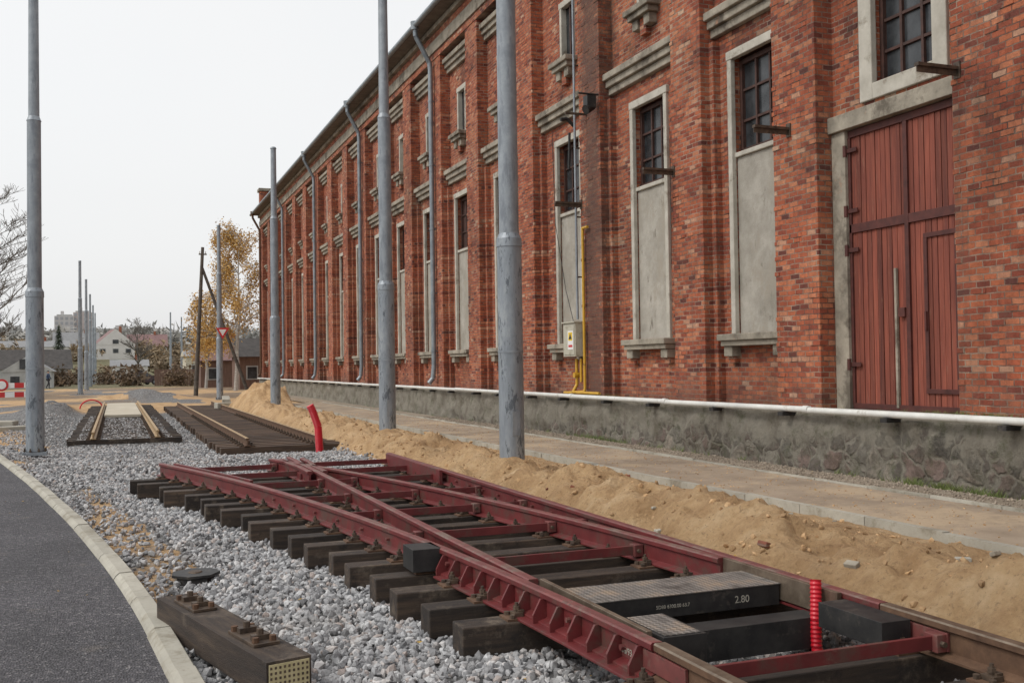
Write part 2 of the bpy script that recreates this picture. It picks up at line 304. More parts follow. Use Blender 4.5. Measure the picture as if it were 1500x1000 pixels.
# ------------------------------------------------------------ ballast stones
phi=(1+5**.5)/2
ico=np.array([(-1,phi,0),(1,phi,0),(-1,-phi,0),(1,-phi,0),(0,-1,phi),(0,1,phi),(0,-1,-phi),(0,1,-phi),(phi,0,-1),(phi,0,1),(-phi,0,-1),(-phi,0,1)])/1.9
icf=np.array([(0,11,5),(0,5,1),(0,1,7),(0,7,10),(0,10,11),(1,5,9),(5,11,4),(11,10,2),(10,7,6),(7,1,8),(3,9,4),(3,4,2),(3,2,6),(3,6,8),(3,8,9),(4,9,5),(2,4,11),(6,2,10),(8,6,7),(9,8,1)])
def stones(name,x,y,z,r,mat):
    n=len(x); V=np.tile(ico,(n,1,1))*(1+rng.uniform(-.32,.32,(n,12,1)))
    V*=np.stack([rng.uniform(.8,1.35,n),rng.uniform(.65,1.05,n),rng.uniform(.5,.9,n)],-1)[:,None,:]
    q=rng.normal(size=(n,4)); q/=np.linalg.norm(q,axis=1,keepdims=True); w,a,b,c=q.T
    R=np.stack([1-2*(b*b+c*c),2*(a*b-c*w),2*(a*c+b*w),2*(a*b+c*w),1-2*(a*a+c*c),2*(b*c-a*w),2*(a*c-b*w),2*(b*c+a*w),1-2*(a*a+b*b)],-1).reshape(n,3,3)
    V=np.einsum('nij,nkj->nki',R,V)*r[:,None,None]+np.stack([x,y,z],-1)[:,None,:]
    Fc=(icf[None]+12*np.arange(n)[:,None,None]).reshape(-1,3)
    return npmesh(name,V.reshape(-1,3),Fc,[mat],3)
def scatter(x0,x1,y0,y1,den):
    n=int((x1-x0)*(y1-y0)*den); return rng.uniform(x0,x1,n),rng.uniform(y0,y1,n)
X1,Y1=scatter(-.4,4.8,3.2,10,1000); X2,Y2=scatter(-1.6,4.8,10,17,750); X3,Y3=scatter(-3,4.9,17,27,400)
X4,Y4=scatter(-3,5,27,42,90); X5,Y5=scatter(-.95,1.4,27.5,40,300)
x=np.concatenate([X1,X2,X3,X4,X5]); y=np.concatenate([Y1,Y2,Y3,Y4,Y5])
e=sandedge(y)+.08*rng.normal(size=len(x))+.04
k=kerbx(y)+.03
thin=(x<k+.6)&(vn(x*1.1+5,y*.5)>.58)&(rng.random(len(x))<.75)
ok=(x>k)&(x<e)&~thin; x=x[ok]; y=y[ok]
r=(.014+.021*rng.random(len(x))**1.3)*np.where(y>17,1.2,1)*np.where(y>26,.85,1)
stones('gravel_ballast',x,y,gh(x,y)+r*rng.uniform(.1,.9,len(x)),r,BALL)
x,y=scatter(4.4,6.5,3,30,70); r=.005+.032*rng.random(len(x))**4
SC=M('sand_clod',(.30,.18,.085),(.50,.34,.19),8,.95,0,20,0,island=.35)
stones('sand_clods',x,y,gh(x,y)+r*.2,r,SC)
x,y=scatter(8.5,9.2,3,30,260); r=rng.uniform(.008,.017,len(x))
stones('fine_gravel_strip',x,y,np.full(len(x),.205)+r*.2,r,M('fine_gravel',(.22,.175,.13),(.37,.31,.25),8,.95,0,20,0,island=.3))
# ------------------------------------------------------------ road + kerb + pavement
yy=np.concatenate([np.arange(-10,30,.5),np.arange(30,76,2)]); b=B()
vs=[];fs=[]
for i,t in enumerate(yy):
    kx=float(kerbx(t))-.15
    for xx in (kx,kx-2,kx-8,-60): vs.append((xx,t,.045))
for i in range(len(yy)-1):
    for j in range(3): a=i*4+j; fs.append((a,a+4,a+5,a+1))
b.add(vs,fs,ASPH); b.obj('asphalt_road')
b=B(); t=-6.0
prof=[(-.155,-.1),(0,-.1),(0,.085),(-.012,.10),(-.11,.10),(-.14,.075),(-.155,.05)]
while t<60:
    ln=1.0; P=[(float(kerbx(q))+(0),q,random.uniform(-.006,.006) if i==0 else 0) for i,q in enumerate(np.linspace(t+.007,t+ln-.007,5))]
    ox=random.uniform(-.004,.004); P=[(p[0]+ox,p[1],P[0][2]) for p in P]; b.extrude(prof,P,KERB); t+=ln
b.obj('road_kerb')
b=B()
b.box(6.78,8.42,-12,45,.05,.2,PAVE); b.obj('pavement')
b=B(); t=-12.
while t<45:
    dz=random.uniform(-.01,.008); dx=random.uniform(-.008,.008)
    b.box(6.69+dx,6.77+dx,t+.004,t+.996,.0,.235+dz,KERB)
    b.box(8.42+dx+.009,8.48+dx,t+.004,t+.996,.0,.225+dz,KERB); t+=1
b.obj('pavement_kerb')
b=B(); b.box(8.49,9.5,-12,72,.05,.2,M('gravel_strip_base',(.21,.165,.12),(.36,.30,.23),3,.95,0,60,.8,.02)); b.obj('gravel_path')
x,y=scatter(6.8,8.4,3,34,60); r=.003+.012*rng.random(len(x))**2; stones('pavement_grit',x,y,np.full(len(x),.202),r,SC)
# ------------------------------------------------------------ building
bld=empty('brick_warehouse')
FX,RX=9.34,9.65; ZT=12.35
cs=[-7,-3.5,0,3.5,7.0,10.58,13.9,17.4,21.15,25.3,28.8,32.15,35.6,39.0,42.4,45.9,49.3,52.7,56.2,59.6,63,66.5,69.9]
mids=[(a+c)/2 for a,c in zip(cs[:-1],cs[1:])]
pil=[(m-.5,m+.5) for m in mids]
pil[4]=(8.2,9.45); pil[5]=(12.0,13.02); pil[6]=(15.05,16.05); pil[7]=(18.95,19.95); pil[8]=(22.6,23.8)
Y0,Y1b=-9,72.2
pil=[(Y0,Y0+.9)]+pil+[(Y1b-1.1,Y1b)]
W=B(); T=B(); G=B(); 
def wb(y0,y1,z0,z1): W.box(RX,RX+.4,y0,y1,z0,z1,BRICK)
for i,c in enumerate(cs):
    p0=pil[i]; p1=pil[i+1]; a=(p0[0]+p0[1])/2 if i else Y0; d=(p1[0]+p1[1])/2 if i<len(cs)-1 else Y1b
    e0,e1=p0[1],p1[0]
    hw=.63; uw=.36; door=(i==5)
    if not door:
        wb(a,c-hw,1.0,8.0); wb(c+hw,d,1.0,8.0); wb(c-hw,c+hw,1.0,2.2); wb(c-hw,c+hw,6.85,8.0)
    else:
        hw=.58
        wb(a,c-hw,5.2,8.0); wb(c+hw,d,5.2,8.0); wb(c-hw,c+hw,6.85,8.0); wb(a,9.46,1.0,5.2); wb(11.98,d,1.0,5.2); wb(c-hw,c+hw,5.2,5.5)
    wb(a,c-uw,8.0,ZT); wb(c+uw,d,8.0,ZT); wb(c-uw,c+uw,8.0,8.6); wb(c-uw,c+uw,9.95,ZT)
    zb=5.22 if not door else 5.5
    if not door:
        T.box(RX+.05,RX+.3,c-hw,c+hw,2.2,5.14,PLAST)
        T.box(RX-.0,RX+.3,c-hw,c+hw,5.14,5.22,FRAMEW)
        T.box(RX-.06,RX+.03,c-.73,c-hw+.02,2.2,6.78,FRAMEW); T.box(RX-.06,RX+.03,c+hw-.02,c+.73,2.2,6.78,FRAMEW)
        T.box(RX-.065,RX+.04,c-.75,c+.75,6.781,6.93,FRAMEW)
        T.box(RX-.27,RX+.03,c-.86,c+.86,2.09,2.2,CONC); T.box(RX-.22,RX+.02,c-.82,c+.82,2.0,2.089,CONC)
        for q in (-.68,.68): T.box(RX-.17,RX+.02,c+q-.12,c+q+.12,1.83,1.999,CONC); T.box(RX-.10,RX+.02,c+q-.1,c+q+.1,1.72,1.829,BRICK)
    else:
        T.box(RX-.05,RX+.05,c-.8,c-hw+.03,5.28,7.0,FRAMEW); T.box(RX-.05,RX+.05,c+hw-.03,c+.8,5.28,7.0,FRAMEW)
        T.box(RX-.05,RX+.05,c-hw+.03,c+hw-.03,5.28,5.5,FRAMEW)
    sh=(i in (10,12,13,15,18)) 
    xg=RX+.16
    G.box(xg+.03,xg+.06,c-hw,c+hw,zb,6.78,GLASS if not sh else WFR)
    G.box(xg-.03,xg+.04,c-hw,c-hw+.07,zb,6.78,WFR); G.box(xg-.03,xg+.04,c+hw-.07,c+hw,zb,6.78,WFR)
    G.box(xg-.03,xg+.04,c-hw+.071,c+hw-.071,zb,zb+.07,WFR); G.box(xg-.03,xg+.04,c-hw+.071,c+hw-.071,6.7,6.78,WFR)
    for q in (-.19,.19): G.box(xg-.015,xg+.034,c+q-.022,c+q+.022,zb+.07,6.7,WFR)
    for q in (.34,.67): zz=zb+(6.78-zb)*q; G.box(xg-.01,xg+.032,c-hw+.07,c+hw-.07,zz-.02,zz+.02,WFR)
    for k_,(z0,z1,o) in enumerate(((7.28,7.42,.10),(7.424,7.56,.17),(7.564,7.70,.24))):
        T.box(RX-o,RX+.01,e0+.003,e1-.003,z0,z1,CONC)
    T.box(RX+.12,RX+.3,c-uw,c+uw,8.6,9.95,GLASS if i%3 else PLAST)
    for q in (-1,1): T.box(RX-.03,RX+.12,c+q*(uw-.01)-.05,c+q*(uw-.01)+.05,8.64,9.93,FRAMEW)
    T.box(RX-.034,RX+.1,c-.44,c+.44,9.931,10.08,FRAMEW)
    G.box(RX+.06,RX+.119,c-.03,c+.03,8.64,9.93,WFR)
    T.box(RX-.30,RX+.03,c-.5,c+.5,8.53,8.64,CONC); T.box(RX-.24,RX+.02,c-.42,c+.42,8.42,8.529,CONC)
    T.box(RX-.17,RX+.02,c-.34,c-.12,8.22,8.419,CONC); T.box(RX-.17,RX+.02,c+.12,c+.34,8.22,8.419,CONC); T.box(RX-.12,RX+.02,c-.119,c+.119,8.08,8.419,BRICK)
    for (z0,z1,o) in ((10.72,10.86,.10),(10.864,11.0,.17),(11.004,11.14,.24)): T.box(RX-o,RX+.01,e0+.003,e1-.003,z0,z1,CONC)
for (a,c_) in pil:
    W.box(FX,RX+.01,a,c_,1.0,11.3,BRICK)
    if c_-a>.8 and a>Y0+1 and c_<Y1b-.5:
        W.box(RX-.14,RX+.008,a-.13,a-.002,1.0,7.2,BRICK) if not(9<a<12.5) else None
        W.box(RX-.14,RX+.008,c_+.002,c_+.13,1.0,7.2,BRICK) if not(9<c_<12) else None
W.box(FX-.02,RX+.005,Y0,Y1b,11.302,11.5,BRICK); T.box(FX-.07,RX+.004,Y0-.02,Y1b+.02,11.502,11.86,CONC)
W.box(FX-.03,RX+.003,Y0,Y1b,11.863,12.1,BRICK); T.box(FX-.16,RX+.002,Y0-.03,Y1b+.03,12.103,12.25,CONC)
for yq in ((Y0,Y0+.4),(Y1b-.4,Y1b)):
    vs=[]; 
    for q in yq: vs+=[(RX+.4,q,0),(26,q,0),(26,q,ZT),(17.8,q,16.0),(RX+.4,q,ZT)]
    W.add(vs,[(0,1,2,3,4),(9,8,7,6,5),(0,5,6,1),(1,6,7,2),(2,7,8,3),(3,8,9,4),(4,9,5,0)],BRICK)
W.box(25.6,26.0,Y0+.41,Y1b-.41,0,ZT,BRICK)
W.box(FX-.05,FX+1.1,Y1b-.6,Y1b+.15,12.6,13.9,BRICK); T.box(FX-.15,FX+1.2,Y1b-.7,Y1b+.25,13.9,14.1,CONC)
W.obj('walls',bld,.01); T.obj('stone_trim',bld,.014); G.obj('windows',bld)
# individual bricks standing proud of the face / at ragged pier corners
Q=B()
for (a,c_) in pil[3:16]:
    nrow=int((11.2-1.1)/.0762)
    for row in range(nrow):
        z=1.04+row*.076
        for edge_,sg in ((a,1),(c_,-1)):
            if random.random()<.22:
                l=random.choice((.1,.2)); o=random.uniform(.003,.012)
                y0_,y1_=(edge_-o,edge_+l) if sg>0 else (edge_-l,edge_+o)
                Q.box(FX-random.uniform(.002,.012),FX+.11,y0_,y1_,z+.005,z+.068,BRICK)
    for _ in range(36):
        yq=random.uniform(a+.1,c_-.3); z=1.04+.076*random.randint(0,nrow-1); Q.box(FX-random.uniform(.003,.010),FX+.05,yq,yq+.19,z+.005,z+.068,BRICK)
for c in cs[4:15]:
    for _ in range(60):
        yq=c+random.uniform(.78,1.1)*random.choice((-1,1)); z=1.04+.076*random.randint(0,130)
        if c==cs[5] and z<5.2: continue
        Q.box(RX-random.uniform(.003,.010),RX+.05,yq-.095,yq+.095,z+.005,z+.068,BRICK)
Q.obj('loose_bricks',bld,.003)
R_=B()
for sgn,(xa,xb) in ((0,(8.78,17.8)),(1,(17.8,26.7))):
    za,zb_=(12.42,16.2) if sgn==0 else (16.2,12.42)
    vs=[(xa,Y0-.3,za),(xb,Y0-.3,zb_),(xb,Y1b+.3,zb_),(xa,Y1b+.3,za)]; vs+= [(v[0],v[1],v[2]-.1) for v in vs]
    R_.add(vs,[(0,1,2,3),(7,6,5,4),(0,4,5,1),(1,5,6,2),(2,6,7,3),(3,7,4,0)],DARKR)
R_.box(8.8,9.3,Y0,Y1b,12.27,12.31,M('eave_boards',(.10,.085,.07),(.2,.17,.14),3,.9))
R_.obj('roof',bld)
gu=B(); gu.cyl((8.74,Y0,12.34),(8.74,Y1b+.3,12.34),.085,.085,10,DPIPE)
for s_ in (30.6,40.7,50.9,61.3,71.5,-1.7):
    mm=DPIPE if s_<71 else RUST
    pts=[(8.74,s_,12.34),(8.76,s_,12.0),(9.20,s_,11.2),(9.22,s_,11.0),(9.22,s_,1.75),(9.18,s_,1.35),(9.05,s_,1.2)]
    gu.tube(pts,.075,12,mm)
    gu.cyl((8.74,s_,12.2),(8.74,s_,12.45),.12,.14,12,mm)
    for zz in (2.2,4,6,8,10): gu.cyl((9.22,s_,zz-.03),(9.22,s_,zz+.03),.09,.09,12,mm); gu.box(9.24,FX,s_-.015,s_+.015,zz-.02,zz+.02,mm)
gu.obj('gutters_and_downpipes',bld)
PL=B()
ysn=np.arange(Y0,Y1b+.01,.09); zsn=np.linspace(.0,.97,14); vs=[];fs=[]
for a in ysn:
    for j,z in enumerate(zsn): vs.append((9.20-.05*(1-z)+.10*(float(vn(a*2.7,z*4.2))-.5)+.06*(float(vn(a*7,z*8))-.5),a,z))
    vs.append((9.25,a,1.0+.02*float(vn(a*3,5.)))); vs.append((FX+.02,a,1.03))
n=len(zsn)+2
for i in range(len(ysn)-1):
    for j in range(n-1): q=i*n+j; fs.append((q,q+1,q+n+1,q+n))
PL.add(vs,fs,STONE,True); PL.box(9.34,RX+.35,Y0+.01,Y1b,0,.998,STONE); PL.obj('stone_plinth',bld)
# door
D=B()
def planks(y0,y1,z0,z1,x,n):
    w=(y1-y0)/n
    for i in range(n):
        dx=random.uniform(-.006,.006); D.box(x+dx,x+.04,y0+i*w+.005,y0+(i+1)*w-.005,z0+random.uniform(0,.015),z1,DOORW)
xd=RX+.02
T2=B(); T2.box(RX-.12,RX+.39,9.455,11.99,4.97,5.2,CONC); T2.box(RX-.06,RX+.38,11.70,11.985,1.03,4.969,CONC); T2.box(RX-.27,RX+.38,9.46,11.98,.99,1.06,CONC); T2.obj('door_lintel_and_jamb',bld,.01)
D.box(xd+.041,xd+.09,9.47,11.7,1.07,4.96,M('door_gap_dark',(.02,.008,.006),(.035,.012,.01)))
planks(9.5,10.56,3.62,4.9,xd,11); planks(10.60,11.66,3.62,4.9,xd,11)
planks(9.5,10.56,1.12,3.52,xd,11); planks(10.60,11.66,1.12,3.52,xd,11)
for z0,z1 in ((4.86,4.96),(3.52,3.64)): D.box(xd-.03,xd+.042,9.48,11.69,z0,z1,DOORI)
D.box(xd-.03,xd+.042,9.48,11.69,1.062,1.14,DOORI)
D.box(xd-.035,xd+.04,10.545,10.615,1.14,4.86,DOORI)
for q in (9.475,11.65): D.box(xd-.03,xd+.04,q,q+.05,1.14,4.86,DOORI)
for (ya,yb,za,zb_) in ((9.72,10.3,1.3,3.35),):
    for a,c_,d_,e_ in ((ya,yb,za,za+.06),(ya,yb,zb_-.06,zb_),(ya,ya+.06,za+.061,zb_-.061),(yb-.06,yb,za+.061,zb_-.061)): D.box(xd-.025,xd+.03,a,c_,d_,e_,DOORI)
D.box(xd-.05,xd+.0,10.25,10.28,2.1,2.35,DOORI); D.box(xd-.06,xd-.001,10.62,10.74,2.3,2.42,DOORI)
D.box(xd-.045,xd-.008,10.78,10.82,1.1,2.95,CONC)
for zz in (1.6,3.75,4.6,3.2): D.cyl((xd-.06,11.72,zz),(xd-.06,11.72,zz+.16),.03,.03,8,DOORI); D.box(xd-.05,xd-.031,11.5,11.72,zz+.05,zz+.11,DOORI)
for zz in (1.35,4.6): D.cyl((xd-.06,9.49,zz),(xd-.06,9.49,zz+.16),.03,.03,8,DOORI)
D.obj('double_door',bld,.003)
fi=B()
for s_ in (9.35,12.62,16.0,19.9,-1,2.5):
    fi.box(FX-.62,FX+.05,s_-.035,s_+.035,5.16,5.2,DKST); fi.box(FX-.62,FX+.05,s_-.006,s_+.006,5.09,5.159,DKST); fi.box(FX-.02,FX-.002,s_-.05,s_+.05,5.06,5.26,DKST)
fi.box(FX-.3,FX-.1,18.9,19.1,7.0,7.25,BLACK); fi.cyl((FX,19,7.3),(FX-.45,19,7.3),.02,.02,6,BLACK); fi.cyl((FX-.12,19.0,7.05),(FX-.32,18.95,6.95),.07,.1,10,BLACK)
fi.box(FX-.5,FX,19.55,19.6,7.0,7.04,DKST); fi.tube([(FX-.03,20.15,6.9),(FX-.2,20.15,7.05),(FX-.35,20.15,7.02)],.04,8,BLACK)
fi.cyl((FX-.04,20.1,2.7),(FX-.04,20.1,12.1),.028,.028,8,GALV)
fi.tube([(FX-.05,20.35,6.8),(FX-.06,20.38,6.0)],.03,8,BLACK)
for zz in (3.6,4.9,6.4,8.2,9.8): fi.box(FX-.06,FX+.3,20.08,20.12,zz,zz+.03,DKST)
fi.obj('wall_brackets_and_lamp',bld)
gp=B(); gx=FX-.07; ya=19.72
gp.tube([(gx,ya-.25,4.62),(gx,ya,4.62),(gx,ya,1.22),(gx-.02,ya,1.15),(gx-.12,ya+.55,1.12),(gx-.12,ya+.8,1.12)],.03,10,YEL)
gp.tube([(gx,ya+.4,1.85),(gx,ya+.4,1.3),(gx-.1,ya+.4,1.13)],.035,10,YEL); gp.tube([(gx,ya+.18,1.85),(gx,ya+.18,1.35)],.03,10,YEL)
gp.tube([(gx-.1,ya-.9,1.13),(gx-.1,ya+.2,1.13)],.03,10,YEL); gp.cyl((gx-.07,ya+.4,1.5),(gx+.07,ya+.4,1.5),.06,.06,10,YEL)
gp.obj('gas_pipe',bld)
mb=B(); mb.box(FX-.22,FX+.1,ya+.12,ya+.75,1.9,2.62,BOXM); mb.box(FX-.235,FX-.221,ya+.16,ya+.71,1.94,2.58,BOXM)
mb.box(FX-.24,FX-.236,ya+.2,ya+.48,2.05,2.45,WHITE); mb.box(FX-.243,FX-.2405,ya+.24,ya+.44,2.24,2.42,SIGNY); mb.box(FX-.243,FX-.2405,ya+.24,ya+.44,2.1,2.15,SIGNR)
mb.box(FX-.26,FX+.1,ya+.1,ya+.77,2.62,2.65,BOXM)
mb.add([(FX-.245,ya+.44-.02,2.27),(FX-.245,ya+.26,2.27),(FX-.245,ya+.34,2.40)],[(0,1,2)],BLACK); mb.obj('meter_box',bld,.006)
wp=B()
t=-8.
while t<70:
    wp.cyl((9.08,t,1.055),(9.08,t+3.98,1.055+random.uniform(-.012,.012)),.045,.045,14,WHITEP); wp.cyl((9.08,t-.06,1.055),(9.08,t+.06,1.055),.055,.055,14,WHITEP)
    for q in (.45,2.3): wp.box(9.0,9.34,t+q,t+q+.12,.95,1.005,BLACK)
    t+=4
wp.obj('plinth_pipe',bld)
wr=B(); wr.tube([(RX-.1,21.9,7.2),(RX-.14,21.7,5.0),(RX-.12,21.2,3.4),(RX-.2,20.6,2.6)],.008,5,BLACK); wr.tube([(FX-.05,16.02,5.4),(FX-.05,16.05,3.5)],.006,5,BLACK); wr.obj('cable',bld)
vs=[];fs=[]
for _ in range(520):
    cy=random.choice([random.uniform(4,40),random.gauss(9.3,.6),random.gauss(19,1),random.gauss(7,1.5)]); cx,cz=(9.27,1.02) if random.random()<.6 else (9.12,.2)
    for k_ in range(random.randint(4,12)):
        a=random.uniform(0,6.28); h=random.uniform(.03,.12); bx=cx+random.uniform(-.04,.03); by=cy+random.uniform(-.08,.08); o=len(vs)
        vs+= [(bx,by-.007,cz),(bx,by+.007,cz),(bx+math.cos(a)*h*.7,by+math.sin(a)*h*.7,cz+h)]; fs.append((o,o+1,o+2))
npmesh('grass_tufts',vs,fs,[M('weed_green',(.07,.10,.025),(.16,.19,.05),6,.8,0,10,0)],3)
# ------------------------------------------------------------ rails and switch
RP=[(-.07,0),(.07,0),(.07,.014),(.014,.03),(.014,.132),(.036,.143),(.036,.172),(.028,.18),(-.028,.18),(-.036,.172),(-.036,.143),(-.014,.132),(-.014,.03),(-.07,.014)]
TOP=[6,7,8]
sw=empty('railway_switch')
D_=3.97; C_=2.44; Z0=.22
fa=lambda q: C_-max(0,(q-3.5))**2/80
rb=B()
rb.extrude(RP,[(fa(q),q,Z0) for q in np.arange(4.4,15.75,.25)],RED,TOP,REDG)
rb.extrude(RP,[(D_,q,Z0) for q in (4.6,9,15.7)],RED,TOP,REDG)
rb.extrude(RP,[(fa(q)+1.53,q,Z0) for q in np.arange(6.1,15.8,.25)],RED,TOP,REDG)
rb.extrude(RP,[(C_,q,Z0) for q in (6.0,10,15.8)],RED,TOP,REDG)
rb.extrude(RP,[(C_,q,Z0) for q in (-3,4.39)],RUST,TOP,STEEL); rb.extrude(RP,[(D_,q,Z0) for q in (-3,4.59)],RUST,TOP,STEEL)
BL=[(-.02,0),(.02,0),(.016,.15),(-.016,.15)]
rb.extrude(BL,[(C_+.058,q,Z0+.028) for q in (4.6,6.0)],STEEL); rb.extrude(BL,[(D_-.06,q,Z0+.028) for q in (4.9,6.1)],STEEL)
GP=[(-.02,0),(.02,0),(.02,.19),(-.02,.19)]
rb.extrude(GP,[(D_-.1,q,Z0) for q in (12.6,15.4)],RED); rb.extrude(GP,[(fa(q)+.1,q,Z0) for q in np.arange(12.6,15.4,.4)],RED)
for off in (-.1,.1):
    rb.extrude(RP,[(2.44+off*(1.0 if q<14.7 else 1.5),q,Z0) for q in (13.4,14.2,14.8,15.5)],RED,TOP,REDG)
rb.box(2.30,2.58,13.9,15.4,Z0+.001,Z0+.10,RED)
q=4.5
while q<7.2:
    x0=fa(q)-.016; w_=.085
    rb.add([(x0-w_,q,Z0+.0),(x0,q,Z0+.0),(x0,q,Z0+.142),(x0-.035,q,Z0+.142),(x0-w_,q,Z0+.05),(x0-w_,q+.018,Z0+.0),(x0,q+.018,Z0+.0),(x0,q+.018,Z0+.142),(x0-.035,q+.018,Z0+.142),(x0-w_,q+.018,Z0+.05)],[(0,1,2,3,4),(9,8,7,6,5),(0,4,9,5),(4,3,8,9),(3,2,7,8)],RED); q+=.225
rb.extrude([(-.13,0),(-.06,0),(-.06,.014),(-.13,.014)],[(fa(q),q,Z0-.012) for q in (4.4,5.2,6,7.2)],RED)
rb.extrude([(.036,0),(.20,0),(.20,.014),(.036,.014)],[(D_,q,Z0-.012) for q in (4.4,5.2,6,7)],RED)
for q in np.arange(4.7,12,.62): rb.cyl((fa(q)-.013,q,Z0+.085),(fa(q)-.04,q,Z0+.085),.017,.017,6,REDG,smooth=False); rb.cyl((D_+.013,q,Z0+.085),(D_+.04,q,Z0+.085),.017,.017,6,REDG,smooth=False)
for q in np.arange(4.7,15,.5): rb.cyl((D_-.013,q,Z0+.085),(D_-.04,q,Z0+.085),.017,.017,6,REDG,smooth=False)
for xx,sg in ((C_,-1),(D_,-1),(D_,1)): rb.box(min(xx+sg*.016,xx+sg*.034),max(xx+sg*.016,xx+sg*.034),4.1,4.9,Z0+.035,Z0+.13,REDG)
rb.obj('rails',sw,.002)
tb=B()
for q in (4.15,7.1,8.45,9.9,11.3,12.9,14.2,15.35):
    segs=sorted([fa(q),C_,fa(q)+1.53,D_]); 
    segs=[segs[0]]+[s for s in segs[1:] if s-segs[0]>.01]
    for a,c_ in zip(segs[:-1],segs[1:]):
        if c_-a<.14: continue
        tb.box(a+.015,c_-.015,q-.012,q+.012,Z0+.045,Z0+.115,RED)
        for e_,sg in ((a,1),(c_,-1)):
            tb.box(min(e_+sg*.016,e_+sg*.09),max(e_+sg*.016,e_+sg*.09),q-.045,q+.045,Z0+.035,Z0+.125,REDG); tb.cyl((e_+sg*.06,q-.07,Z0+.08),(e_+sg*.06,q+.07,Z0+.08),.016,.016,6,DKST,smooth=False)
tb.obj('tie_bars',sw,.003)
sl=B(); ch=B()
def chair(b,x,y,z,m=DKST,L_=.17):
    b.box(x-L_,x+L_,y-.075,y+.075,z,z+.014,RUST)
    for sg in (-1,1):
        b.box(x+sg*.105-.03,x+sg*.105+.03,y-.04,y+.04,z+.014,z+.04,m); b.box(x+sg*.085-.02,x+sg*.085+.02,y-.03,y+.03,z+.04,z+.052,m)
        b.cyl((x+sg*.105,y,z+.03),(x+sg*.105,y,z+.095),.011,.011,6,m); b.cyl((x+sg*.105,y,z+.052),(x+sg*.105,y,z+.074),.021,.021,6,m,smooth=False)
        for s2 in (-1,1): b.cyl((x+sg*.15,y+s2*.05,z+.01),(x+sg*.15,y+s2*.05,z+.035),.018,.018,6,m,smooth=False)
q=5.85; ylist=[4.35,3.75,3.15,2.5,1.9,1.3]
while q<15.75: ylist.append(q); q+=.525
for q in ylist:
    x0=fa(q)-.52+random.uniform(-.08,.06); x1=4.36+random.uniform(-.08,.08); j=random.uniform(-.008,.006)
    sl.box(x0,x1,q-.10+random.uniform(-.008,.008),q+.10,.02+j,Z0-.013,TIMB,rot=random.uniform(-.014,.014))
    xsr=[fa(q),D_]+([C_,fa(q)+1.53] if q>6 else [])
    done=[]
    for xx in sorted(xsr):
        if any(abs(xx-d)<.3 for d in done): continue
        done.append(xx); chair(ch,xx,q,Z0-.013,L_=.19)
sl.obj('sleepers',sw,.008); ch.obj('rail_chairs',sw)
bx=B()
bx.box(2.6,3.88,5.44,5.86,.22,.345,BLACK); bx.box(2.59,3.89,5.435,5.865,.346,.353,TREAD)
bx.box(2.56,3.88,5.02,5.20,.06,.24,BLACK); bx.box(2.58,3.86,5.202,5.26,.06,.16,BLACK)
bx.box(3.73,3.92,4.34,4.86,.23,.37,BLACK); bx.box(2.55,2.80,4.55,5.0,.20,.37,BLACK); bx.box(2.57,2.78,4.57,4.98,.371,.375,TREAD)
bx.box(2.02,2.24,7.3,7.58,.235,.40,BLACK); 
bx.box(4.02,4.22,7.0,7.35,.2,.26,BLACK)
bx.obj('switch_machine_boxes',sw,.008)
def text(body,loc,size,rot,name,m,parent):
    c=bpy.data.curves.new(name,'FONT'); c.body=body; c.size=size; c.extrude=.0005; c.materials.append(m)
    o=bpy.data.objects.new(name,c); o.location=loc; o.rotation_euler=rot; S.collection.objects.link(o); o.parent=parent
text('2.80',(3.55,5.436,.26),.062,(math.pi/2,0,.0),'chalk_number',KERB,sw)
text('5D80 6300.00 63.7',(3.0,5.436,.275),.03,(math.pi/2,0,0),'chalk_text',KERB,sw)
text('486/93',(C_-.036,4.75,.275),.05,(math.pi/2,0,-math.pi/2),'chalk_mark',KERB,sw)
ts=empty('timber_sleeper')
b2=B(); b2.box(-.125,.125,-.95,.95,-.09,.11,TIMBY)
b2.box(-.113,.113,-.954,-.9505,-.075,.095,TIMBEND)
for i in range(9):
    for j in range(6): b2.box(-.107+i*.025,-.107+i*.025+.012,-.958,-.9545,-.066+j*.027,-.066+j*.027+.014,DKST)
def chy(b,x,y,z):
    b.box(x-.075,x+.075,y-.2,y+.2,z,z+.016,DKST)
    for sg in (-1,1):
        b.box(x-.05,x+.05,y+sg*.1-.025,y+sg*.1+.025,z+.016,z+.045,DKST); b.cyl((x,y+sg*.1,z+.04),(x,y+sg*.1,z+.075),.02,.02,6,DKST,smooth=False)
        for s2 in (-1,1): b.cyl((x+s2*.05,y+sg*.16,z+.01),(x+s2*.05,y+sg*.16,z+.045),.02,.02,6,RUST,smooth=False)
chy(b2,0,-.45,.112); chy(b2,0,.55,.112)
o=b2.obj('timber_beam',ts,.006); o.location=(.60,6.38,.12); o.rotation_euler=(.0,0,.25)
def track(name,xl,y0,y1,zt,sp,rm,tm,tim):
    e=empty(name); b=B(); 
    for xx in (xl,xl+1.52): b.extrude(RP,[(xx,q,zt-.18) for q in (y0+.05,(y0+y1)/2,y1)],rm,TOP,tm)
    b.obj('rails',e); b=B(); c=B(); q=y0+.2
    while q<y1:
        b.box(xl-.6+random.uniform(-.04,.04),xl+2.12+random.uniform(-.04,.04),q-.12,q+.12,zt-.38,zt-.195,tim,rot=random.uniform(-.01,.01))
        if q<y0+16:
            for xx in (xl,xl+1.52): chair(c,xx,q,zt-.195)
        q+=sp
    b.obj('sleepers',e,.008); c.obj('rail_chairs',e); return e
track('railway_track',-.55,27.4,54,.22,.62,RAILTAN,RAILTAN,TIMB)
track('railway_track',2.64,22.7,50,.24,.50,RUST,RAILTAN,TIMBD)
bp=B(); SLB=M('slab_concrete',(.42,.37,.28),(.56,.51,.42),2,.9)
